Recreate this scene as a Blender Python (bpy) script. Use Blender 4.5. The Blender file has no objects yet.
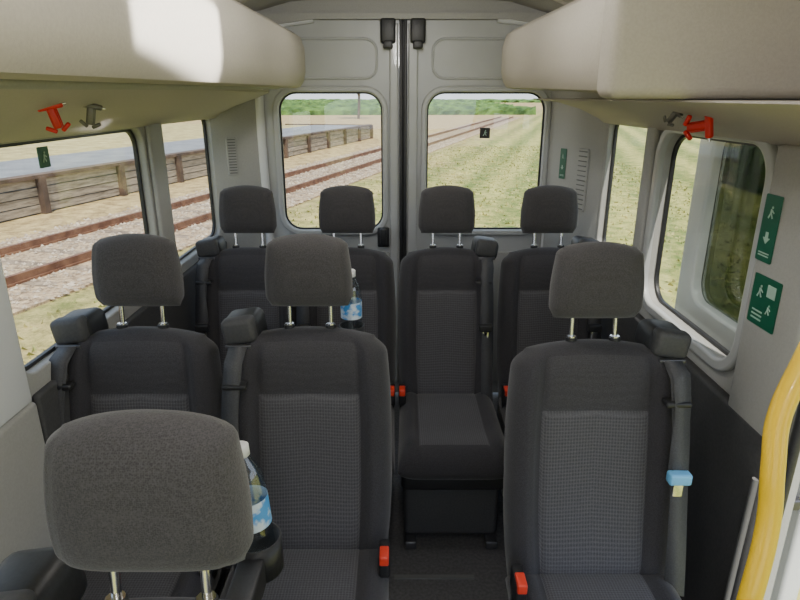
import bpy, bmesh, math, random
from mathutils import Vector, Matrix, noise
random.seed(7)
H=1.6
S=bpy.context.scene
COL=S.collection

# ---------------------------------------------------------------- materials
def mat(name, col, rough=0.6, metal=0.0, col2=None, nscale=30, bump=0.0, bscale=None, coat=0.0, lo=0.35, hi=0.65, detail=4, stretch=None, rgh=.5):
    m=bpy.data.materials.new(name); m.use_nodes=True
    nt=m.node_tree; N=nt.nodes; L=nt.links
    b=N['Principled BSDF']
    b.inputs['Base Color'].default_value=(*col,1); b.inputs['Roughness'].default_value=rough
    b.inputs['Metallic'].default_value=metal
    if coat: b.inputs['Coat Weight'].default_value=coat
    tc=N.new('ShaderNodeTexCoord'); src=tc.outputs['Object']
    if stretch:
        mp=N.new('ShaderNodeMapping'); mp.inputs['Scale'].default_value=stretch; L.new(src,mp.inputs[0]); src=mp.outputs[0]
    if col2:
        n=N.new('ShaderNodeTexNoise'); n.inputs['Scale'].default_value=nscale; n.inputs['Detail'].default_value=detail; n.inputs['Roughness'].default_value=rgh
        r=N.new('ShaderNodeValToRGB'); r.color_ramp.elements[0].position=lo; r.color_ramp.elements[1].position=hi
        r.color_ramp.elements[0].color=(*col,1); r.color_ramp.elements[1].color=(*col2,1)
        L.new(src,n.inputs['Vector']); L.new(n.outputs['Fac'],r.inputs['Fac']); L.new(r.outputs['Color'],b.inputs['Base Color'])
    if bump:
        n2=N.new('ShaderNodeTexNoise'); n2.inputs['Scale'].default_value=bscale or nscale; n2.inputs['Detail'].default_value=3
        bp=N.new('ShaderNodeBump'); bp.inputs['Strength'].default_value=bump; bp.inputs['Distance'].default_value=0.01
        L.new(tc.outputs['Object'],n2.inputs['Vector']); L.new(n2.outputs['Fac'],bp.inputs['Height']); L.new(bp.outputs['Normal'],b.inputs['Normal'])
    return m

def fabric(name, c1, c2, scale, rnd=0.0, flat=False):
    m=bpy.data.materials.new(name); m.use_nodes=True
    nt=m.node_tree; N=nt.nodes; L=nt.links; b=N['Principled BSDF']
    b.inputs['Roughness'].default_value=0.95
    b.inputs['Specular IOR Level'].default_value=0.2
    b.inputs['Sheen Weight'].default_value=0.2
    tc=N.new('ShaderNodeTexCoord'); v=N.new('ShaderNodeTexVoronoi'); v.inputs['Scale'].default_value=scale; v.inputs['Randomness'].default_value=rnd
    src=tc.outputs['Object']
    if flat:
        v.voronoi_dimensions='2D'
        sx=N.new('ShaderNodeSeparateXYZ'); sb=N.new('ShaderNodeMath'); sb.operation='SUBTRACT'; cb=N.new('ShaderNodeCombineXYZ')
        L.new(src,sx.inputs[0]); L.new(sx.outputs[2],sb.inputs[0]); L.new(sx.outputs[1],sb.inputs[1]); L.new(sx.outputs[0],cb.inputs[0]); L.new(sb.outputs[0],cb.inputs[1])
        src=cb.outputs[0]
    r=N.new('ShaderNodeValToRGB'); r.color_ramp.elements[0].position=0.2; r.color_ramp.elements[1].position=0.6
    r.color_ramp.elements[0].color=(*c1,1); r.color_ramp.elements[1].color=(*c2,1)
    n=N.new('ShaderNodeTexNoise'); n.inputs['Scale'].default_value=350; n.inputs['Detail'].default_value=2
    mx=N.new('ShaderNodeMix'); mx.data_type='RGBA'; mx.blend_type='MULTIPLY'; mx.inputs[0].default_value=0.5
    r2=N.new('ShaderNodeValToRGB'); r2.color_ramp.elements[0].position=0.3; r2.color_ramp.elements[1].position=0.7
    r2.color_ramp.elements[0].color=(.6,.6,.6,1); r2.color_ramp.elements[1].color=(1.25,1.25,1.25,1)
    L.new(src,v.inputs['Vector']); L.new(v.outputs['Distance'],r.inputs['Fac'])
    L.new(tc.outputs['Object'],n.inputs['Vector']); L.new(n.outputs['Fac'],r2.inputs['Fac'])
    L.new(r.outputs['Color'],mx.inputs[6]); L.new(r2.outputs['Color'],mx.inputs[7]); L.new(mx.outputs[2],b.inputs['Base Color'])
    bp=N.new('ShaderNodeBump'); bp.inputs['Strength'].default_value=0.25; bp.inputs['Distance'].default_value=0.002
    L.new(n.outputs['Fac'],bp.inputs['Height']); L.new(bp.outputs['Normal'],b.inputs['Normal'])
    return m

def glass(name, tint, gloss=0.06):
    m=bpy.data.materials.new(name); m.use_nodes=True
    nt=m.node_tree; N=nt.nodes; L=nt.links
    N.remove(N['Principled BSDF']); o=N['Material Output']
    t=N.new('ShaderNodeBsdfTransparent'); t.inputs[0].default_value=(*tint,1)
    g=N.new('ShaderNodeBsdfGlossy'); g.inputs['Roughness'].default_value=0.02
    x=N.new('ShaderNodeMixShader'); x.inputs[0].default_value=gloss
    L.new(t.outputs[0],x.inputs[1]); L.new(g.outputs[0],x.inputs[2]); L.new(x.outputs[0],o.inputs[0])
    return m

M_bol=fabric('fabric_bolster',(.036,.034,.039),(.052,.050,.056),420,.6)
M_ins=fabric('fabric_insert',(.070,.067,.074),(.122,.118,.128),135,0.0,True)
M_upp=fabric('fabric_upper',(.046,.044,.049),(.066,.063,.069),420,.6)
M_head=fabric('fabric_headrest',(.050,.047,.051),(.078,.074,.078),420,.6)
M_blk=mat('black_plastic',(.018,.018,.02),.45,col2=(.026,.026,.028),nscale=200)
M_dark=mat('dark_grey_trim',(.05,.05,.053),.6,col2=(.065,.064,.066),nscale=150)
M_mid=mat('mid_grey_trim',(.14,.14,.14),.6)
M_web=mat('belt_webbing',(.050,.050,.055),.6,col2=(.072,.072,.078),nscale=300)
M_chr=mat('chrome',(.8,.8,.82),.15,1.0)
M_trim=mat('grey_trim',(.38,.375,.355),.6,col2=(.41,.405,.385),nscale=180,bump=.08,bscale=500)
M_beige=mat('beige_trim',(.40,.37,.315),.65,col2=(.43,.40,.34),nscale=180,bump=.08,bscale=500)
M_cove=mat('cove_trim',(.47,.43,.40),.65,col2=(.50,.46,.43),nscale=180,bump=.08,bscale=500)
M_liner=mat('headliner',(.46,.44,.40),.9,col2=(.50,.48,.44),nscale=250,bump=.1,bscale=400)
M_door=mat('painted_steel',(.46,.47,.47),.35,col2=(.49,.50,.50),nscale=5,coat=.3)
M_white=mat('white_paint',(.80,.81,.82),.3,coat=.4)
M_floor=mat('vinyl_floor',(.075,.073,.076),.7,col2=(.12,.116,.12),nscale=90,bump=.1,bscale=300)
M_red=mat('red_plastic',(.75,.02,.015),.35)
M_redo=mat('orange_red_plastic',(.85,.06,.03),.35)
M_green=mat('sign_green',(.005,.11,.06),.4)
M_signw=mat('sign_white',(.40,.58,.48),.5)
M_yel=mat('yellow_rail',(.95,.60,.01),.35,coat=.3)
M_blue=mat('light_blue_plastic',(.2,.55,.9),.4)
M_gm=mat('gunmetal',(.12,.12,.13),.35,.7)
M_glass=glass('window_glass',(.96,.97,.96))
M_tint=glass('tinted_glass',(.27,.29,.26),.08)
M_fill=bpy.data.materials.new('fill_lens'); M_fill.use_nodes=True  # glowing lens of the added ceiling fill lights
bb=M_fill.node_tree.nodes['Principled BSDF']; bb.inputs['Base Color'].default_value=(.8,.8,.8,1); bb.inputs['Emission Color'].default_value=(1,.97,.92,1); bb.inputs['Emission Strength'].default_value=1.5
M_pet=glass('bottle_plastic',(.90,.95,.98),.16)
M_label=mat('bottle_label',(.08,.36,.8),.4,col2=(.75,.85,.95),nscale=40,lo=.45,hi=.55)
M_cap=mat('bottle_cap',(.85,.86,.88),.4)
M_rail=mat('rusty_steel',(.13,.055,.03),.6,.2,col2=(.24,.12,.065),nscale=6)
M_sleep=mat('weathered_sleeper',(.12,.085,.06),.9,col2=(.36,.27,.18),nscale=6,detail=8,rgh=.7)
M_asph=mat('asphalt',(.17,.175,.185),.9,col2=(.23,.235,.24),nscale=1.5)
M_leaf=mat('vine_leaves',(.04,.12,.015),.7,col2=(.18,.34,.05),nscale=3)
M_leaf2=mat('far_foliage',(.025,.07,.012),.8,col2=(.12,.23,.04),nscale=.8)
M_bark=mat('bark',(.09,.06,.04),.9,col2=(.16,.12,.08),nscale=12)

# ---------------------------------------------------------------- helpers
def link(o,parent=None):
    COL.objects.link(o)
    if parent: o.parent=parent
    return o
def empty(name,loc=(0,0,0)):
    e=bpy.data.objects.new(name,None); e.location=loc; e.empty_display_size=.1; return link(e)
def mesh(name,v,f,mats,parent=None,smooth=False,midx=None,merge=0):
    me=bpy.data.meshes.new(name); me.from_pydata([tuple(p) for p in v],[],f)
    if not isinstance(mats,(list,tuple)): mats=[mats]
    for m in mats: me.materials.append(m)
    if midx:
        for p,i in zip(me.polygons,midx): p.material_index=i
    bm=bmesh.new(); bm.from_mesh(me)
    if merge: bmesh.ops.remove_doubles(bm,verts=bm.verts,dist=merge)
    bmesh.ops.recalc_face_normals(bm,faces=bm.faces); bm.to_mesh(me); bm.free()
    if smooth:
        for p in me.polygons: p.use_smooth=True
    return link(bpy.data.objects.new(name,me),parent)
def box(name,x0,x1,y0,y1,z0,z1,m,parent=None,bev=0.0,seg=3,rot=None,piv=None):
    bm=bmesh.new()
    bmesh.ops.create_cube(bm,size=1,matrix=Matrix.Translation(((x0+x1)/2,(y0+y1)/2,(z0+z1)/2))@Matrix.Diagonal((abs(x1-x0),abs(y1-y0),abs(z1-z0),1)))
    if bev: bmesh.ops.bevel(bm,geom=list(bm.edges),offset=bev,segments=seg,affect='EDGES',profile=.5)
    if rot is not None:
        p=Vector(piv or ((x0+x1)/2,(y0+y1)/2,(z0+z1)/2))
        bmesh.ops.transform(bm,matrix=Matrix.Translation(p)@rot@Matrix.Translation(-p),verts=bm.verts)
    bmesh.ops.recalc_face_normals(bm,faces=bm.faces)
    me=bpy.data.meshes.new(name); bm.to_mesh(me); bm.free(); me.materials.append(m)
    if bev:
        for p in me.polygons: p.use_smooth=True
        try: me.set_sharp_from_angle(angle=math.radians(40))
        except Exception: pass
    return link(bpy.data.objects.new(name,me),parent)
def from_curve(name,cu,m,parent,mw=None,smooth=True):
    o=bpy.data.objects.new('tmp',cu); COL.objects.link(o)
    bpy.context.view_layer.update()
    dg=bpy.context.evaluated_depsgraph_get()
    me=bpy.data.meshes.new_from_object(o.evaluated_get(dg)); me.name=name
    COL.objects.unlink(o); bpy.data.objects.remove(o)
    if mw is not None: me.transform(mw)
    me.materials.clear(); me.materials.append(m)
    for p in me.polygons: p.use_smooth=smooth
    if smooth:
        try: me.set_sharp_from_angle(angle=math.radians(35))
        except Exception: pass
    return link(bpy.data.objects.new(name,me),parent)
def tube(name,pts,r,m,parent=None,smooth_curve=True,res=8):
    cu=bpy.data.curves.new(name,'CURVE'); cu.dimensions='3D'; cu.bevel_depth=r; cu.bevel_resolution=4; cu.use_fill_caps=True; cu.resolution_u=res
    if smooth_curve and len(pts)>2:
        sp=cu.splines.new('BEZIER'); sp.bezier_points.add(len(pts)-1)
        for b,p in zip(sp.bezier_points,pts): b.co=p; b.handle_left_type=b.handle_right_type='AUTO'
    else:
        sp=cu.splines.new('POLY'); sp.points.add(len(pts)-1)
        for b,p in zip(sp.points,pts): b.co=(*p,1)
    return from_curve(name,cu,m,parent)
def rrect(a0,a1,b0,b1,r,n=8):
    out=[]
    for cx,cy,s in ((a1-r,b1-r,0),(a0+r,b1-r,90),(a0+r,b0+r,180),(a1-r,b0+r,270)):
        for i in range(n+1):
            t=math.radians(s+90*i/n); out.append((cx+r*math.cos(t),cy+r*math.sin(t)))
    return out
def rect(a0,a1,b0,b1): return [(a1,b1),(a0,b1),(a0,b0),(a1,b0)]
def plate(name,loops,th,bev,mw,m,parent=None):
    """2D outline with holes, extruded; local (a,b)->mw"""
    cu=bpy.data.curves.new(name,'CURVE'); cu.dimensions='2D'; cu.fill_mode='BOTH'; cu.extrude=max(th/2-bev,0.0005); cu.bevel_depth=bev; cu.bevel_resolution=2; cu.offset=-bev
    for k,lp in enumerate(loops):
        sp=cu.splines.new('POLY'); sp.points.add(len(lp)-1)
        l2=lp if k==0 else lp[::-1]
        for b,p in zip(sp.points,l2): b.co=(p[0],p[1],0,1)
        sp.use_cyclic_u=True
    return from_curve(name,cu,m,parent,mw)
def XW(x): # plane at constant X ; a->Y, b->Z(+H)
    return Matrix(((0,0,1,x),(1,0,0,0),(0,1,0,H),(0,0,0,1)))
def YW(y): # a->X, b->Z
    return Matrix(((1,0,0,0),(0,0,-1,y),(0,1,0,H),(0,0,0,1)))
def cyl(name,p0,p1,r,m,parent=None): return tube(name,[p0,p1],r,m,parent,False)

# ---------------------------------------------------------------- seat parts
def gridvals(n,snap):
    v=[math.sin(math.pi/2*(-1+2*i/n)) for i in range(n+1)]
    for s in snap:
        for sg in (-1,1):
            k=min(range(len(v)),key=lambda i:abs(v[i]-sg*s)); v[k]=sg*s
    return v
def pad(name,mw,w,L,front,back,p,q,mats,midf,parent,snap=(.6,),n=40,ns=44,topc=0.0,ssnap=None):
    us=gridvals(n,snap); ss=[(x+1)/2 for x in gridvals(ns,())]
    if ssnap:
        k=min(range(len(ss)),key=lambda i:abs(ss[i]-ssnap)); ss[k]=ssnap
    V=[];F=[];MI=[]
    for side in (0,1):
        for s in ss:
            for u in us:
                v=2*s-1
                e=max(0,1-abs(u)**p)**.5*max(0,1-abs(v)**q)**.5
                x=u*w(s); z=s*L-topc*(u*u)*(s**6)
                y=-front(u,s)*e if side==0 else back*e
                V.append(mw@Vector((x,y,z)))
    nu=len(us); o2=nu*len(ss)
    for side in (0,1):
        for j in range(len(ss)-1):
            for i in range(nu-1):
                a=side*o2+j*nu+i; f=(a,a+1,a+1+nu,a+nu)
                F.append(f if side==0 else f[::-1])
                MI.append(midf((us[i]+us[i+1])/2,(ss[j]+ss[j+1])/2) if side==0 else 0)
    return mesh(name,V,F,mats,parent,True,MI,merge=1e-5)
def sm(a,b,x):
    t=min(1,max(0,(x-a)/(b-a))); return t*t*(3-2*t)
def g(x,c,w): return math.exp(-((x-c)/w)**2)

def bottle(name,p0,p1,parent=None):
    p0=Vector(p0);p1=Vector(p1);e=empty(name,p0)
    ax=(p1-p0); ln=ax.length; q=ax.to_track_quat('Z','Y').to_matrix().to_4x4()
    def rev(nm,prof,m):
        V=[];F=[];k=28
        for r,z in prof:
            for i in range(k):
                a=2*math.pi*i/k; V.append(q@Vector((r*math.cos(a),r*math.sin(a),z*ln)))
        for j in range(len(prof)-1):
            for i in range(k): F.append((j*k+i,j*k+(i+1)%k,(j+1)*k+(i+1)%k,(j+1)*k+i))
        return mesh(nm,V,F,m,e,True)
    rev('bottle_body',[(0,0),(.026,.0),(.031,.03),(.031,.1),(.029,.13),(.031,.16),(.031,.22),(.029,.25),(.031,.28),(.031,.55),(.029,.58),(.031,.61),(.031,.66),(.029,.69),(.030,.72),(.024,.82),(.014,.90),(.013,.93)],M_pet)
    rev('bottle_label',[(.0316,.36),(.0316,.58)],M_label)
    rev('bottle_cap',[(.013,.91),(.015,.915),(.015,.99),(.012,1.0),(0,1.0)],M_cap)
    return e

def passenger_seat(x,yh,side,tong=.72,tongm=None,wid=.212,sag=.012,inn=0.0):
    e=empty('passenger_seat',(x,yh,0))
    tilt=math.radians(12)
    y0,z0=-.150,.385; L=.645
    R=Matrix.Translation((0,y0,z0))@Matrix.Rotation(-tilt,4,'X')
    def w(s):
        b=.93+.07*math.sin(math.pi*min(1,s*1.3)) if s<.5 else 1-.08*((s-.5)/.5)**2
        return wid*b*(1-.15*sm(.90,1.0,s)**2)
    def front(u,s):
        a=abs(u)
        t=.052+.034*sm(.58,.80,a)*(1-.55*sm(.7,1,s))+.012*(1-sm(0,.3,s))-.010*g(s,.45,.3)*(1-a)
        t-=.009*g(a,.62,.022)*(1-sm(.93,.97,s))
        if a<.62: t-=.008*g(s,.73,.011)
        t+=.008*g(s,.9,.1)
        return t
    def mi(u,s):
        if abs(u)<.62 and .06<s<.73: return 1
        if abs(u)<.62 and s<.955 and s>=.73: return 2
        return 0
    pad('backrest',R,w,L,front,.045,6,14,[M_bol,M_ins,M_upp],mi,e,snap=(.62,),topc=.022,ssnap=.73)
    RH=Matrix.Translation((0,-.005,1.072))@Matrix.Rotation(math.radians(-3),4,'X')
    def wh(s): return .115*(1-.09*sm(.35,1,s))*(1-.14*sm(.86,1,s)**1.5-.10*(1-sm(0,.16,s)))
    def fh(u,s): return .052-.004*g(abs(u),.84,.03)+.006*g(s,.5,.4)
    pad('headrest',RH,wh,.193,fh,.045,4.5,4.5,[M_head],lambda u,s:0,e,snap=(.84,),n=36,ns=34,topc=.014)
    for k,sx in enumerate((-.055,.055)):
        cyl('headrest_post_%d'%(k+1),(sx,-.018,.985),(sx,-.004,1.10),.0062,M_chr,e)
        cyl('post_collar_%d'%(k+1),(sx,-.020,.995),(sx,-.017,1.022),.0145,M_blk,e)
        cyl('post_collar_ring_%d'%(k+1),(sx,-.017,1.020),(sx,-.0165,1.026),.012,M_chr,e)
    C=Matrix(((-1,0,0,0),(0,0,-1,-.155),(0,-1,0,.385),(0,0,0,1)))
    def wc(s): return wid*(.96+.035*s)
    def fc(u,s):
        a=abs(u); t=.062+.022*sm(.58,.8,a)+.014*sm(.6,.95,s)-.006*g(a,.62,.02)
        return t
    pad('seat_cushion',C,wc,.52,fc,.055,7,9,[M_bol,M_ins],lambda u,s:1 if abs(u)<.62 and s<.86 else 0,e,snap=(.62,),ns=30)
    box('seat_pan',-.185,.185,-.62,-.10,.27,.345,M_blk,e,.02)
    box('seat_base',-.175,.175,-.56,-.16,.03,.29,M_dark,e,.02)
    box('back_shell',-.18,.18,-.12,-.07,.30,.62,M_blk,e,.02,rot=Matrix.Rotation(-tilt,4,'X'),piv=(0,-.1,.4))
    for k,sx in enumerate((-.15,.15)):
        box('floor_rail_%d'%(k+1),sx-.022,sx+.022,-.60,-.08,.0,.035,M_gm,e,.006)
    b=-side; bx=wid-.018
    box('buckle_stalk',b*bx-.010,b*bx+.010,-.27,-.235,.38,.46,M_blk,e,.006)
    box('belt_buckle',b*bx-.015,b*bx+.015,-.305,-.23,.44,.505,M_blk,e,.008)
    box('buckle_button',b*bx-.012,b*bx+.012,-.311,-.265,.485,.512,M_redo,e,.004)
    hx=side*(wid-.040)
    rz=Matrix.Rotation(math.radians(8)*side,4,'Y')
    box('belt_retractor_housing',hx-.050,hx+.050,-.062,.055,.968,1.050,M_blk,e,.024,4,rot=rz)
    box('retractor_cover',hx-.043,hx+.043,-.080,-.03,.988,1.056,M_dark,e,.014,3,rot=rz)
    box('retractor_slot',hx-.033,hx+.033,-.086,-.070,.978,.990,M_gm,e,.003)
    n=20
    def strap(nm,o,off,z1,hw):
        V=[];F=[]
        for i in range(n+1):
            t=i/n; z=.988-(.988-z1)*t
            mid=y0+(z-z0)*math.tan(tilt)
            yy=mid-.100-off-sag*math.sin(math.pi*t)-.004*math.sin(t*9)
            if i==0: yy=-.082
            a=side*(wid-.040-inn*min(1,t*5)+o*t+.028*t+.006*math.sin(t*5)); tw=.25*math.sin(t*4.2)*side
            for dx,dy in((-hw,-.0012),(hw,-.0012),(hw,.0012),(-hw,.0012)):
                V.append((a+dx*math.cos(tw)-dy*math.sin(tw),yy+dx*math.sin(tw)+dy*math.cos(tw),z))
        for i in range(n):
            for k in range(4): F.append((i*4+k,i*4+(k+1)%4,i*4+4+(k+1)%4,i*4+4+k))
        mesh(nm,V,F,M_web,e,True)
    strap('belt_webbing',0,0,.42,.0235)
    strap('lap_webbing',-.012,.006,tong,.022)
    mid=y0+(tong-z0)*math.tan(tilt); xx=side*(wid-.044-inn+.028*(.988-tong)/.57)
    box('tongue_grip',xx-.027,xx+.027,mid-.134,mid-.106,tong-.004,tong+.026,tongm or M_blk,e,.006)
    box('tongue_plate',xx-.012,xx+.012,mid-.124,mid-.120,tong-.040,tong,M_chr,e,.001)
    m2=y0+(.90-z0)*math.tan(tilt)
    box('belt_guide',hx-.030-side*inn,hx+.032-side*inn,m2-.122,m2-.088,.898,.912,M_blk,e,.005)
    return e

# rows (seats face the front of the bus = -Y)
passenger_seat(-.29,.59,-1)
passenger_seat(-.745,.59,-1)
passenger_seat(-.690,1.52,-1,tong=.66)
passenger_seat(-.241,1.52,-1,tong=.52,wid=.219)
passenger_seat(.490,1.43,1,tong=.72,tongm=M_blue,wid=.219,inn=.006)
passenger_seat(-.618,2.42,-1,wid=.199)
passenger_seat(-.215,2.42,-1,wid=.199)
passenger_seat(.19,2.42,1,wid=.199,sag=.02,inn=.018)
passenger_seat(.605,2.42,1,wid=.199)

# bottles in holders on seat backs
def holder(name,c,r,yb):
    e=empty(name,c)
    V=[];F=[];k=24
    for rr,z in((r*.85,0),(r,.0),(r,.06),(r-.004,.06),(r-.004,.004),(0,.004)):
        for i in range(k):
            a=2*math.pi*i/k; V.append((rr*math.cos(a),rr*math.sin(a),z))
    for j in range(5):
        for i in range(k): F.append((j*k+i,j*k+(i+1)%k,(j+1)*k+(i+1)%k,(j+1)*k+i))
    mesh('holder_cup',V,F,M_blk,e,True)
    box('holder_arm',-.02,.02,yb-c[1],-r+.004,.0,.05,M_blk,e,.004)
    return e
holder('bottle_holder',(-.226,.775,.885),.039,.60)
bottle('water_bottle',(-.226,.775,.891),(-.245,.790,1.102))
holder('bottle_holder',(-.143,1.66,.900),.039,1.53)
bottle('water_bottle',(-.143,1.66,.906),(-.143,1.66,1.130))

# ---------------------------------------------------------------- shell
box('floor',-.90,.90,-1.2,3.08,-.06,0,M_floor)
box('trim_40',-.02,.26,1.676,1.692,0,.006,M_mid)
W1=rrect(1.27,2.13,-.63,-.10,.06); W2=rrect(2.28,2.91,-.64,-.07,.06); W0=rrect(-.3,1.06,-.63,-.12,.06)
plate('wall_left',[rect(-1.2,2.94,-1.6,.42),W1,W2,W0],.04,.006,XW(-.90),M_trim)
R1=rrect(1.44,2.05,-.68,-.11,.085); R2=rrect(2.19,2.63,-.64,-.08,.05)
out=[(2.67,.42),(-1.2,.42),(-1.2,-1.6),(.0,-1.6),(.0,-.14),(1.17,-.14),(1.17,-1.6),(2.67,-1.6)]
plate('wall_right',[out,R1,R2],.04,.006,XW(.90),M_trim)
def win(name,loop,mw,gm,seal=.010):
    e=empty(name)
    plate('glass_pane',[loop],.004,.0,mw,gm,e)
    a0=min(p[0] for p in loop);a1=max(p[0] for p in loop);b0=min(p[1] for p in loop);b1=max(p[1] for p in loop)
    fx=1-2*seal/(a1-a0); fy=1-2*seal/(b1-b0)
    cx,cy=(a0+a1)/2,(b0+b1)/2
    inn=[(cx+(p[0]-cx)*fx,cy+(p[1]-cy)*fy) for p in loop]
    plate('window_seal',[loop,inn],.014,.002,mw,M_blk,e)
    return e
win('window_1',W0,XW(-.912),M_glass)
win('window_2',W1,XW(-.912),M_glass)
win('window_3',W2,XW(-.912),M_glass)
win('window_4',R1,XW(.912),M_glass)
win('window_5',R2,XW(.912),M_glass)
def ring(name,a0,a1,b0,b1,r,w,th,mw,m,parent=None):
    return plate(name,[rrect(a0-w,a1+w,b0-w,b1+w,r+w),rrect(a0,a1,b0,b1,r)],th,min(.008,th/2-.001),mw,m,parent)
ring('trim_3',1.44,2.05,-.68,-.11,.085,.035,.026,XW(.876),M_door)
box('trim_5',-.882,-.862,2.145,2.265,H-.66,H-.06,M_trim,None,.009)
box('trim_6',-.882,-.862,1.09,1.262,H-.68,H-.10,M_white,None,.009)  # pillar strip in sunshine, its brightness put into the white colour
box('trim_7',.860,.882,2.10,2.175,H-.68,H-.06,M_trim,None,.009)
box('trim_8',.852,.885,1.185,1.40,H-.86,H-.10,M_trim,None,.014)
box('trim_9',.850,.885,1.20,2.66,0,H-.75,M_dark,None,.014)
box('trim_10',-.885,-.862,1.28,2.93,0,H-.675,M_dark,None,.011)
box('trim_11',-.885,-.858,.2,1.27,0,H-.68,M_trim,None,.012)
tube('door_seal',[(.885,1.178,.02),(.885,1.176,.4),(.885,1.170,.8),(.885,1.165,1.2),(.885,1.165,1.44)],.012,M_blk)
tube('door_seal',[(.846,1.225,.02),(.846,1.222,.4),(.846,1.215,.74)],.008,M_mid)

def quadpanel(name,p0,p1,z0,z1,th,m):
    d=Vector((p1[0]-p0[0],p1[1]-p0[1],0)); L=d.length; d.normalize(); n=Vector((0,0,1)).cross(d)
    mw=Matrix(((d.x,0,n.x,p0[0]),(d.y,0,n.y,p0[1]),(0,1,0,H),(0,0,0,1)))
    o=plate(name,[rect(0,L,z0,z1)],th,.004,mw,m); return mw,L
mL,LL=quadpanel('wall_back_left',(-.893,2.92),(-.655,3.04),-1.6,.42,.03,M_trim)
mR,LR=quadpanel('wall_back_right',(.893,2.65),(.735,3.04),-1.6,.42,.03,M_trim)
def vent(name,mw,a,b0,b1,wd,sg):
    e=empty(name)
    plate('vent_frame',[rrect(a-wd,a+wd,b0,b1,.01)],.008,.002,mw@Matrix.Translation((0,0,sg*.018)),M_trim,e)
    n=13
    for i in range(n):
        z=b0+.012+(b1-b0-.024)*i/(n-1)
        plate('vent_slat_%d'%i,[rect(a-wd*.75,a+wd*.75,z-.002,z+.002)],.004,.0005,mw@Matrix.Translation((0,0,sg*.024)),M_mid,e)
vent('air_vent',mL,.09,-.36,-.18,.024,-1)
vent('air_vent',mR,.13,-.50,-.22,.036,1)

V=[];F=[]
prof=[(-.9,.10),(-.84,.22),(-.70,.36),(-.5,.415),(-.25,.43),(0,.435),(.25,.43),(.5,.415),(.70,.36),(.84,.22),(.9,.10)]
prof2=[(x*1.04,z+.03) for x,z in prof]
for y in(-1.2,3.08):
    for x,z in prof: V.append((x,y,z+H))
    for x,z in prof2: V.append((x,y,z+H))
n=len(prof)
for i in range(n-1):
    F.append((i,i+1,2*n+i+1,2*n+i)); F.append((n+i,n+i+1,3*n+i+1,3*n+i))
F.append((0,n,3*n,2*n));F.append((n-1,2*n-1,4*n-1,3*n-1))
mesh('ceiling',V,F,M_liner,None,True)
for k,y in enumerate((1.0,1.9,2.72)):
    tube('trim_%d'%(20+k),[(x*.99,y,z+H-.006) for x,z in prof[1:-1]],.012,M_beige)

def loft(name,prof,y0,y1,m,dz=(0,0),parent=None,cap=True,steps=8,endround=0.0):
    V=[];F=[];k=len(prof)
    ys=[y0+(y1-y0)*i/steps for i in range(steps+1)]
    if endround:
        ys=[y0,y0+endround*.12,y0+endround*.4,y0+endround]+[y0+(y1-y0)*i/steps for i in range(1,steps)]+[y1-endround,y1-endround*.4,y1-endround*.12,y1]
    cx=sum(p[0] for p in prof)/k; cz=sum(p[1] for p in prof)/k
    for y in ys:
        t=(y-y0)/(y1-y0)
        if endround:
            d=min(y-y0,y1-y)/endround
            inset=endround*(1-math.sqrt(max(0,1-(1-min(1,d))**2)))
        else: inset=0
        for x,z in prof:
            dd=Vector((x-cx,z-cz)); l=dd.length or 1
            q=dd*(1-inset/l)
            V.append((cx+q.x,y,cz+q.y+H+dz[0]*(1-t)+dz[1]*t))
    for j in range(len(ys)-1):
        for i in range(k): F.append((j*k+i,j*k+(i+1)%k,(j+1)*k+(i+1)%k,(j+1)*k+i))
    if cap: F.append(tuple(range(k))); F.append(tuple((len(ys)-1)*k+i for i in range(k)))
    o=mesh(name,V,F,m,parent,True)
    try: o.data.set_sharp_from_angle(angle=math.radians(38))
    except Exception: pass
    return o
loft('trim_30',[(-.878,-.095),(-.868,-.095),(-.84,-.075),(-.76,-.038),(-.66,-.005),(-.60,.02),(-.60,.03),(-.878,.03)],-1.2,2.92,M_cove)
loft('trim_31',[(.878,-.105),(.868,-.105),(.84,-.085),(.76,-.048),(.66,-.020),(.56,-.010),(.56,-.006),(.878,-.006)],.35,2.66,M_cove)
def rack(name,sg,y0,y1,dz):
    e=empty(name)
    p=[(-.875,.038),(-.56,.034),(-.50,.014),(-.455,.006),(-.425,.012),(-.412,.032),(-.402,.07),(-.402,.16),(-.416,.205),(-.445,.225),(-.50,.235),(-.60,.24),(-.80,.24),(-.875,.10)]
    if sg>0: p=[(-x,z) for x,z in p]
    loft('rack_body',p,y0,y1,M_beige,dz,e,endround=.03)
    return e
rack('overhead_luggage_rack',-1,-.9,2.76,(.0,.03))
r2=rack('overhead_luggage_rack',1,1.30,2.58,(.0,.025))
box('rack_end_cap',.398,.872,1.215,1.305,H-.004,H+.262,M_beige,r2,.022,5)
tube('trim_32',[(-.50,-.9,H+.006),(-.50,.9,H+.018),(-.50,2.6,H+.038)],.008,M_trim)

# ---------------------------------------------------------------- rear doors
def rdoor(name,x0,x1,h0,h1,hinge):
    e=empty(name)
    hole=rrect(h0,h1,-.645,.022,.085)
    plate('door_panel',[rrect(x0,x1,-1.58,.345,.03),hole],.04,.006,YW(3.055),M_door,e)
    ring('window_surround',h0,h1,-.645,.022,.085,.028,.02,YW(3.025),M_door,e)
    ring('upper_moulding',h0+.03,h1-.03,.09,.25,.05,.012,.012,YW(3.032),M_door,e)
    plate('inner_stile',[rect(hinge[0],hinge[1],-1.5,.32)],.03,.008,YW(3.025),M_door,e)
    plate('lower_trim',[rrect(x0+.04,x1-.04,-1.5,-.76,.05)],.02,.006,YW(3.028),M_trim,e)
    plate('glass_pane',[hole],.004,0,YW(3.062),M_glass,e)
    inn=rrect(h0+.008,h1-.008,-.637,.014,.077)
    plate('window_seal',[hole,inn],.012,.002,YW(3.048),M_blk,e)
    return e
d1=rdoor('door_1',-.655,.010,-.585,-.085,(-.05,-.008))
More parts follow.
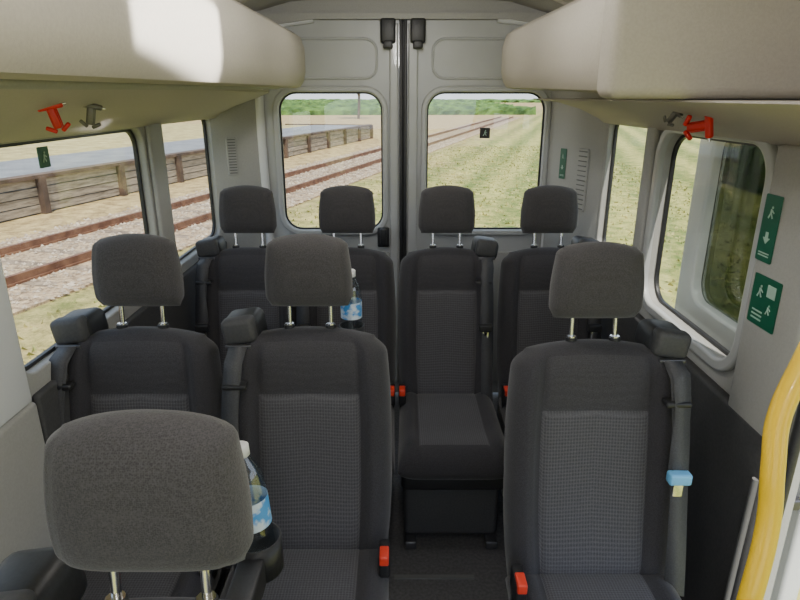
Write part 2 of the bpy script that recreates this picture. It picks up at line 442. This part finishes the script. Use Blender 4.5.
d2=rdoor('door_2',.020,.735,.13,.70,(.038,.085))
box('door_seal',-.003,.012,3.003,3.045,.05,H+.34,M_blk,None,.004)
box('door_seal',.018,.033,3.003,3.045,.05,H+.34,M_blk,None,.004)
box('door_seal',-.002,.032,3.078,3.09,.0,H+.345,M_blk)
box('wall_back',-.9,.9,3.04,3.08,H+.345,H+.45,M_trim)
loft('trim_33',[(-.66,.30),(-.66,.36),(.74,.36),(.74,.30),(.5,.335),(-.4,.335)],2.985,3.035,M_trim)
for x in(-.055,.082):
    e=empty('door_latch',(x,3.0,H+.28))
    box('latch_body',-.035,.035,-.02,.02,-.045,.06,M_blk,e,.01)
    box('latch_bolt',-.022,.022,-.03,.0,-.07,-.035,M_blk,e,.006)
e=empty('door_handle',(-.085,3.0,H-.68)); 
box('handle_plate',-.03,.03,-.0,.03,-.05,.05,M_blk,e,.008); box('handle_lever',-.015,.015,-.03,.002,-.035,.05,M_blk,e,.006)
tube('trim_34',[(-.665,3.02,.1),(-.668,3.02,1.0),(-.672,3.02,1.6),(-.655,3.02,1.78),(-.58,3.02,1.9),(-.4,3.02,1.945)],.022,M_white)
tube('trim_35',[(.745,3.02,.1),(.748,3.02,1.0),(.752,3.02,1.6),(.735,3.02,1.78),(.66,3.02,1.9),(.45,3.02,1.945)],.022,M_white)

# ---------------------------------------------------------------- sliding door parked open outside
e=empty('door_3')
dh=rrect(1.40,1.98,-.66,-.10,.07)
plate('door_skin',[rrect(1.25,2.08,-1.85,.02,.06),dh],.05,.01,XW(1.03),M_white,e)
plate('door_glass',[dh],.004,0,XW(1.04),M_tint,e)
box('door_rail',.94,1.0,1.25,3.0,H-.98,H-.95,M_gm,e,.005)

# ---------------------------------------------------------------- yellow grab rail
tube('grab_rail',[(.47,.66,.0),(.47,.66,.55),(.478,.655,.80),(.492,.665,.925),(.519,.700,1.03),(.523,.722,1.11),(.532,.745,1.17),(.567,.769,1.25),(.62,.80,1.36),(.66,.83,1.6),(.67,.85,1.9)],.0155,M_yel)

# ---------------------------------------------------------------- signs
def sign(name,mw,a,b,wd,ht,bg=None):
    e=empty(name)
    plate('sign_panel',[rrect(a-wd/2,a+wd/2,b-ht/2,b+ht/2,.004)],.002,.0,mw,bg or M_green,e)
    m2=mw@Matrix.Translation((0,0,.0018))
    def pl(n,pts): plate(n,[pts],.001,0,m2,M_signw,e)
    def fig(a,cy,s):
        pl('figure_head',[(a+s*.06+s*.07*math.cos(t*.785),cy+s*.27+s*.07*math.sin(t*.785)) for t in range(8)])
        pl('figure_torso',[(a-s*.06,cy+s*.18),(a+s*.10,cy+s*.16),(a+s*.04,cy-s*.06),(a-s*.08,cy-s*.04)])
        pl('figure_leg_1',[(a-s*.08,cy-s*.03),(a-s*.0,cy-s*.04),(a-s*.14,cy-s*.32),(a-s*.22,cy-s*.28)])
        pl('figure_leg_2',[(a-s*.02,cy-s*.03),(a+s*.05,cy-s*.02),(a+s*.20,cy-s*.26),(a+s*.12,cy-s*.30)])
        pl('figure_arm',[(a+s*.08,cy+s*.15),(a+s*.26,cy+s*.02),(a+s*.23,cy-s*.03),(a+s*.06,cy+s*.08)])
    s=min(wd,ht)*.72
    if ht>wd*1.4:
        fig(a,b+ht*.24,s)
        y=b-ht*.05
        pl('arrow',[(a-s*.12,y),(a+s*.12,y),(a+s*.12,y-s*.3),(a+s*.3,y-s*.3),(a,y-s*.62),(a-s*.3,y-s*.3),(a-s*.12,y-s*.3)])
        for k in range(2): pl('text_bar_%d'%k,[(a-s*.45,b-ht*.36-k*s*.14),(a+s*.45,b-ht*.36-k*s*.14),(a+s*.45,b-ht*.36-k*s*.14-s*.06),(a-s*.45,b-ht*.36-k*s*.14-s*.06)])
    elif wd>.09:
        fig(a-wd*.2,b+ht*.18,s*.62); fig(a+wd*.2,b-ht*.1,s*.5)
        pl('hatch_frame',[(a+wd*.06,b+ht*.38),(a+wd*.36,b+ht*.38),(a+wd*.36,b+ht*.14),(a+wd*.06,b+ht*.14)])
        for k in range(3): pl('text_bar_%d'%k,[(a-wd*.36,b-ht*.2-k*ht*.08),(a+wd*.02,b-ht*.2-k*ht*.08),(a+wd*.02,b-ht*.23-k*ht*.08),(a-wd*.36,b-ht*.23-k*ht*.08)])
    else: fig(a,b,s*1.2)
    return e
def XN(x):
    return Matrix(((0,0,-1,x),(-1,0,0,0),(0,1,0,H),(0,0,0,1)))
sign('exit_sign',XN(.850),-1.362,-.288,.062,.155)
sign('exit_sign',XN(.850),-1.325,-.455,.105,.120)
sign('exit_sign',mR@Matrix.Translation((0,0,.017)),.28,-.30,.045,.14)
sign('exit_sign',XW(-.905),1.56,-.145,.048,.052)
sign('exit_sign',Matrix(((1,0,0,0),(0,0,-1,3.055),(0,1,0,H),(0,0,0,1))),.417,-.168,.05,.05,bg=M_blk)

# ---------------------------------------------------------------- emergency hammers on brackets
def hammer(name,loc,rot,m,sc=1.0):
    e=empty(name,loc); e.rotation_euler=rot; e.scale=(sc,sc,sc)
    box('hammer_grip',-.011,.011,-.008,.008,-.03,.03,m,e,.005)
    box('hammer_head',-.034,.034,-.009,.009,.022,.040,m,e,.006)
    cyl('hammer_tip_1',(-.042,0,.031),(-.032,0,.031),.004,M_chr,e)
    cyl('hammer_tip_2',(.042,0,.031),(.032,0,.031),.004,M_chr,e)
    box('bracket_arm_1',-.034,-.004,-.006,.006,-.036,-.024,m,e,.004,rot=Matrix.Rotation(.6,4,'Y'))
    box('bracket_arm_2',.004,.034,-.006,.006,-.036,-.024,m,e,.004,rot=Matrix.Rotation(-.6,4,'Y'))
    box('bracket_plate',-.014,.014,.004,.012,-.028,.028,m,e,.003)
M_lg=mat('silver_plastic',(.17,.165,.16),.35,.4)
hammer('emergency_hammer',(-.70,1.27,H-.040),(math.radians(5),math.radians(-12),math.radians(20)),M_red,.72)
hammer('emergency_hammer',(-.70,1.42,H-.040),(math.radians(5),math.radians(12),math.radians(20)),M_lg,.68)
hammer('emergency_hammer',(.745,1.56,H-.070),(math.radians(15),math.radians(80),math.radians(-45)),M_red,.95)
hammer('emergency_hammer',(.72,1.66,H-.050),(math.radians(15),math.radians(40),math.radians(-45)),M_lg,.6)

# ---------------------------------------------------------------- fill lights added to brighten the cabin
for k,(y,en) in enumerate(((-.4,11),(.55,7),(1.45,6.8),(2.3,3.4))):
    e=empty('cabin_fill',(0,y,H+.425))  # added ceiling fixture out of view, carries a fill light
    box('fill_bezel',-.11,.11,-.06,.06,-.016,.004,M_white,e,.007)
    box('fill_lens',-.095,.095,-.047,.047,-.022,-.012,M_fill,e,.006)
    ld=bpy.data.lights.new('fill_light','POINT'); ld.shadow_soft_size=.06; ld.energy=en; ld.color=(1,.97,.92)
    lo=bpy.data.objects.new('fill_light',ld); lo.location=(0,0,-.09); link(lo,e)
e=empty('sun_patch_rig',(.42,.62,H+.33))  # added narrow beam, stands in for a sun patch on the left rack
tgt=Vector((-.41,1.23,H+.13)); dr=tgt-Vector((.42,.62,H+.33))
ld=bpy.data.lights.new('sun_patch_light','AREA'); ld.shape='RECTANGLE'; ld.size=.38; ld.size_y=.16; ld.spread=math.radians(2.5); ld.energy=1.8; ld.color=(1,.98,.95)
lo=bpy.data.objects.new('sun_patch_light',ld); lo.rotation_euler=dr.to_track_quat('-Z','Y').to_euler(); lo.location=dr.normalized()*.05; link(lo,e)
hb=box('sun_patch_body',-.21,.21,-.085,.085,-.01,.03,M_white,e,.008); hb.rotation_euler=dr.to_track_quat('-Z','Y').to_euler()

# ---------------------------------------------------------------- exterior
GZ=H-2.25
def ground_mat():
    m=bpy.data.materials.new('dry_grass'); m.use_nodes=True
    nt=m.node_tree;N=nt.nodes;L=nt.links;b=N['Principled BSDF'];b.inputs['Roughness'].default_value=.95
    tc=N.new('ShaderNodeTexCoord'); sp=N.new('ShaderNodeSeparateXYZ'); L.new(tc.outputs['Object'],sp.inputs[0])
    def math_(op,a,b_):
        n=N.new('ShaderNodeMath'); n.operation=op
        for i,v in enumerate((a,b_)):
            if isinstance(v,(int,float)): n.inputs[i].default_value=v
            else: L.new(v,n.inputs[i])
        return n.outputs[0]
    d=math_('SUBTRACT',math_('ADD',sp.outputs[0],8.2),math_('MULTIPLY',sp.outputs[1],.275))
    nz=N.new('ShaderNodeTexNoise'); nz.inputs['Scale'].default_value=.8; nz.inputs['Detail'].default_value=8; L.new(tc.outputs['Object'],nz.inputs[0])
    nf=N.new('ShaderNodeTexNoise'); nf.inputs['Scale'].default_value=3.5; nf.inputs['Detail'].default_value=10; nf.inputs['Roughness'].default_value=.8; L.new(tc.outputs['Object'],nf.inputs[0])
    dd=math_('ADD',d,math_('MULTIPLY',math_('SUBTRACT',nz.outputs[0],.5),7.0))
    mr=N.new('ShaderNodeMapRange'); L.new(dd,mr.inputs[0]); mr.inputs[1].default_value=1.0; mr.inputs[2].default_value=5.0
    st=math_('MULTIPLY',math_('SINE',math_('MULTIPLY',d,4.2),0),.06)
    fac=math_('ADD',nf.outputs[0],st)
    r1=N.new('ShaderNodeValToRGB'); L.new(nf.outputs[0],r1.inputs[0])
    r1.color_ramp.elements[0].position=.38; r1.color_ramp.elements[1].position=.62
    r1.color_ramp.elements[0].color=(.20,.13,.05,1); r1.color_ramp.elements[1].color=(.60,.45,.20,1)
    r2=N.new('ShaderNodeValToRGB'); L.new(fac,r2.inputs[0])
    r2.color_ramp.elements[0].position=.38; r2.color_ramp.elements[1].position=.64
    r2.color_ramp.elements[0].color=(.10,.15,.02,1); r2.color_ramp.elements[1].color=(.50,.44,.13,1)
    mx=N.new('ShaderNodeMix'); mx.data_type='RGBA'; L.new(mr.outputs[0],mx.inputs[0]); L.new(r1.outputs[0],mx.inputs[6]); L.new(r2.outputs[0],mx.inputs[7])
    L.new(mx.outputs[2],b.inputs['Base Color'])
    return m
M_ground=ground_mat()
GROUND=mesh('ground',[(-200,-40,GZ),(200,-40,GZ),(200,400,GZ),(-200,400,GZ)],[(0,1,2,3)],M_ground)
M_straw=mat('straw_ground',(.26,.21,.07),.95,col2=(.56,.46,.20),nscale=2,detail=8,rgh=.7)
M_ball=mat('ballast',(.14,.085,.05),.95,col2=(.62,.46,.28),nscale=11,detail=8,rgh=.75)
dv=Vector((.275,1,0)).normalized(); nv=Vector((dv.y,-dv.x,0))
P0=Vector((-4.3,14.2,GZ))
def tp(a,s,z): return P0+dv*a+nv*s+Vector((0,0,z))
def strip(name,a0,a1,s0,s1,z0,z1,m,parent=None):
    V=[tp(a,s,z) for z in(z0,z1) for a,s in((a0,s0),(a1,s0),(a1,s1),(a0,s1))]
    return mesh(name,V,[(0,1,2,3),(4,5,6,7),(0,1,5,4),(1,2,6,5),(2,3,7,6),(3,0,4,7)],m,parent)
e=empty('railway_track')
strip('ballast_bed',-30,60,-.8,2.25,-.02,.03,M_ball,e)
for k,s in enumerate((0,1.36)):
    strip('rail_%d'%(k+1),-30,60,s-.035,s+.035,.03,.15,M_rail,e)
    strip('rail_foot_%d'%(k+1),-30,60,s-.07,s+.07,.03,.06,M_rail,e)
V=[];F=[]
for i in range(128):
    a=-30+i*.7; b0=len(V)
    for z in(.0,.034):
        for aa,s in((a,-.45),(a+.22,-.45),(a+.22,1.85),(a,1.85)): V.append(tp(aa+random.uniform(-.02,.02),s+random.uniform(-.06,.06),z))
    F+=[(b0+4,b0+5,b0+6,b0+7),(b0,b0+1,b0+5,b0+4),(b0+1,b0+2,b0+6,b0+5),(b0+2,b0+3,b0+7,b0+6),(b0+3,b0,b0+4,b0+7)]
mesh('sleepers',V,F,M_sleep,e)
V=[];F=[]
for i in range(9000):
    a=random.uniform(-12,22); s=random.uniform(-.9,2.3); c=tp(a,s,.035); r=random.uniform(.015,.045)
    b0=len(V)
    V+=[c+Vector((r*random.uniform(.7,1.2),0,0)),c+Vector((0,r*random.uniform(.7,1.2),0)),c+Vector((-r,0,0)),c+Vector((0,-r,0)),c+Vector((0,0,r*.8))]
    F+=[(b0,b0+1,b0+4),(b0+1,b0+2,b0+4),(b0+2,b0+3,b0+4),(b0+3,b0,b0+4)]
mesh('ballast_stones',V,F,mat('stone',(.22,.16,.11),.9,col2=(.60,.50,.38),nscale=5),e)
# dry grass blades on the ground, one mesh belonging to the ground
V=[];F=[]
for i in range(15000):
    y=random.uniform(4,30); x=random.uniform(-6,8)
    d_=(x+4.3)-(y-14.2)*.275
    if d_<2.6: continue
    c=Vector((x,y,GZ)); an=random.random()*6.28; hgt=random.uniform(.02,.06); wd_=random.uniform(.015,.04)
    b0=len(V); V+=[c+Vector((math.cos(an)*wd_,math.sin(an)*wd_,0)),c-Vector((math.cos(an)*wd_,math.sin(an)*wd_,0)),c+Vector((random.uniform(-.03,.03),random.uniform(-.03,.03),hgt))]
    F.append((b0,b0+1,b0+2))
mesh('grass_blades',V,F,mat('tuft',(.18,.22,.05),.9,col2=(.55,.48,.20),nscale=1.2),GROUND)
wd=Vector((.24,1,0)).normalized(); wn=Vector((wd.y,-wd.x,0)); Q=Vector((-7.5,11,GZ))
def wp(a,s,z): return Q+wd*a+wn*s+Vector((0,0,z))
def wbox(name,a0,a1,s0,s1,z0,z1,m,parent):
    V=[wp(a,s,z) for z in(z0,z1) for a,s in((a0,s0),(a1,s0),(a1,s1),(a0,s1))]
    return mesh(name,V,[(0,1,2,3),(4,5,6,7),(0,1,5,4),(1,2,6,5),(2,3,7,6),(3,0,4,7)],m,parent)
M_wood=mat('weathered_timber',(.12,.09,.06),.9,col2=(.50,.42,.32),nscale=2.2,detail=10,stretch=(1,1,9),rgh=.7,lo=.3,hi=.7)
M_wood2=mat('dark_timber',(.05,.03,.02),.9,col2=(.14,.09,.06),nscale=3)
e=empty('railway_platform')
wbox('platform_fill',-30,25.0,-3.4,-.12,-.05,.72,M_asph,e)
wbox('platform_verge',-30,25.0,-120,-3.4,-.05,.70,M_straw,e)
for r in range(4):
    for k in range(23):
        a=-30+k*2.4
        wbox('board_%d_%d'%(r,k),a+.01,a+2.39,-.12+random.uniform(-.015,.015),-.04+random.uniform(-.02,.01),.03+r*.172,.18+r*.172,M_wood,e)
for k in range(24): wbox('post_%d'%k,-30+k*2.4-.07,-30+k*2.4+.07,-.05,.08,-.05,.74,M_wood2,e)
wbox('coping',-30,25.2,-.25,.04,.71,.78,M_wood2,e)
wbox('end_wall',25.0,25.15,-5.2,.0,-.05,.76,M_wood2,e)

def ridge(name,p0,p1,w,h,m,parent,seg=60,amp=.35,leaves=0):
    p0=Vector(p0);p1=Vector(p1);d=(p1-p0);L=d.length;d.normalize();nn=Vector((d.y,-d.x,0))
    V=[];F=[];k=9
    for i in range(seg+1):
        c=p0+d*L*i/seg
        for j in range(k):
            t=math.pi*j/(k-1); rr=1+amp*(noise.noise(Vector((i*.73,j*.9,p0.x+p0.y)))*2)
            V.append(c+nn*math.cos(t)*w*rr+Vector((0,0,math.sin(t)**.6*h*rr if 0<j<k-1 else 0)))
    for i in range(seg):
        for j in range(k-1): F.append((i*k+j,i*k+j+1,(i+1)*k+j+1,(i+1)*k+j))
    for q in range(leaves):
        t=random.random(); an=random.uniform(.1,math.pi-.1)
        c=p0+d*L*t+nn*math.cos(an)*w*1.15+Vector((0,0,math.sin(an)**.6*h*random.uniform(.85,1.2)))
        u=Vector((random.gauss(0,1),random.gauss(0,1),random.gauss(0,1))).normalized(); v=u.orthogonal().normalized(); s=random.uniform(.06,.13)
        b0=len(V); V+= [c-u*s,c-v*s*.7,c+u*s,c+v*s*.7]; F.append((b0,b0+1,b0+2,b0+3))
    return mesh(name,V,F,m,parent)
e=empty('vine_rows')
for k in range(4): ridge('vine_row_%d'%k,(9.0+k*2.6,5,GZ),(9.5+k*2.6,18+k*4.5,GZ),.45,1.25,M_leaf,e,120,.35,3000)
e=empty('vineyard')
for k in range(9):
    y=76+k*14
    ridge('vine_row_far_%d'%k,(-110-k*3,y,GZ),(18+k*1,y+8,GZ),.7,.95,M_leaf2,e,220,.22)
for k in range(5):
    ridge('vine_row_right_%d'%k,(38+k*3,84+k*25,GZ),(140,84+k*25,GZ),.7,.95,M_leaf2,e,180,.22)
ridge('tree_belt',(-190,255,GZ),(190,265,GZ),3,1.3,M_leaf2,e,240,.22)
def tree(name,x,y,h,r):
    e=empty(name,(x,y,GZ))
    tube('trunk',[(0,0,0),(.1,0,h*.3),(0,.1,h*.6)],.14,M_bark,e)
    for k in range(4):
        a=k*1.6; tube('branch_%d'%k,[(0,.0,h*.35),(math.cos(a)*r*.4,math.sin(a)*r*.4,h*.6),(math.cos(a)*r*.7,math.sin(a)*r*.7,h*.8)],.05,M_bark,e)
    V=[];F=[]
    for q in range(1200):
        u=Vector((random.gauss(0,1),random.gauss(0,1),random.gauss(0,1))).normalized()
        c=Vector((u.x*r,u.y*r,h*.78+u.z*h*.2))
        c+=Vector((random.gauss(0,.3),random.gauss(0,.3),random.gauss(0,.2)))
        u=Vector((random.gauss(0,1),random.gauss(0,1),random.gauss(0,1))).normalized(); v=u.orthogonal().normalized(); s=random.uniform(.12,.25)
        b0=len(V); V+=[c-u*s,c-v*s*.7,c+u*s,c+v*s*.7]; F.append((b0,b0+1,b0+2,b0+3))
    mesh('foliage',V,F,M_leaf2,e)
tree('gum_tree',-4.5,68,7,1.5); tree('gum_tree',44,178,7,3)

# ---------------------------------------------------------------- light
sd=bpy.data.lights.new('sun','SUN'); sd.energy=7.6; sd.angle=.01; sd.color=(1,.94,.84)
so=bpy.data.objects.new('sun',sd); so.rotation_euler=Vector((-.12,.50,-1)).to_track_quat('-Z','Y').to_euler(); so.location=(0,-5,12); link(so)
w=bpy.data.worlds.new('sky'); S.world=w; w.use_nodes=True; nt=w.node_tree;N=nt.nodes;L=nt.links
bg=N['Background']; tc=N.new('ShaderNodeTexCoord'); sp=N.new('ShaderNodeSeparateXYZ'); r=N.new('ShaderNodeValToRGB')
r.color_ramp.elements[0].position=0; r.color_ramp.elements[0].color=(.80,.86,.93,1); r.color_ramp.elements[1].position=.6; r.color_ramp.elements[1].color=(.46,.60,.83,1)
L.new(tc.outputs['Generated'],sp.inputs[0]); L.new(sp.outputs[2],r.inputs[0]); L.new(r.outputs[0],bg.inputs[0]); bg.inputs[1].default_value=2.1

# ---------------------------------------------------------------- camera
cd=bpy.data.cameras.new('camera'); cd.sensor_width=36; cd.lens=27; cd.clip_start=.02; cd.clip_end=1000
co=bpy.data.objects.new('camera',cd); co.location=(0,0,H); co.rotation_euler=(math.radians(90-18.7),0,0); link(co); S.camera=co
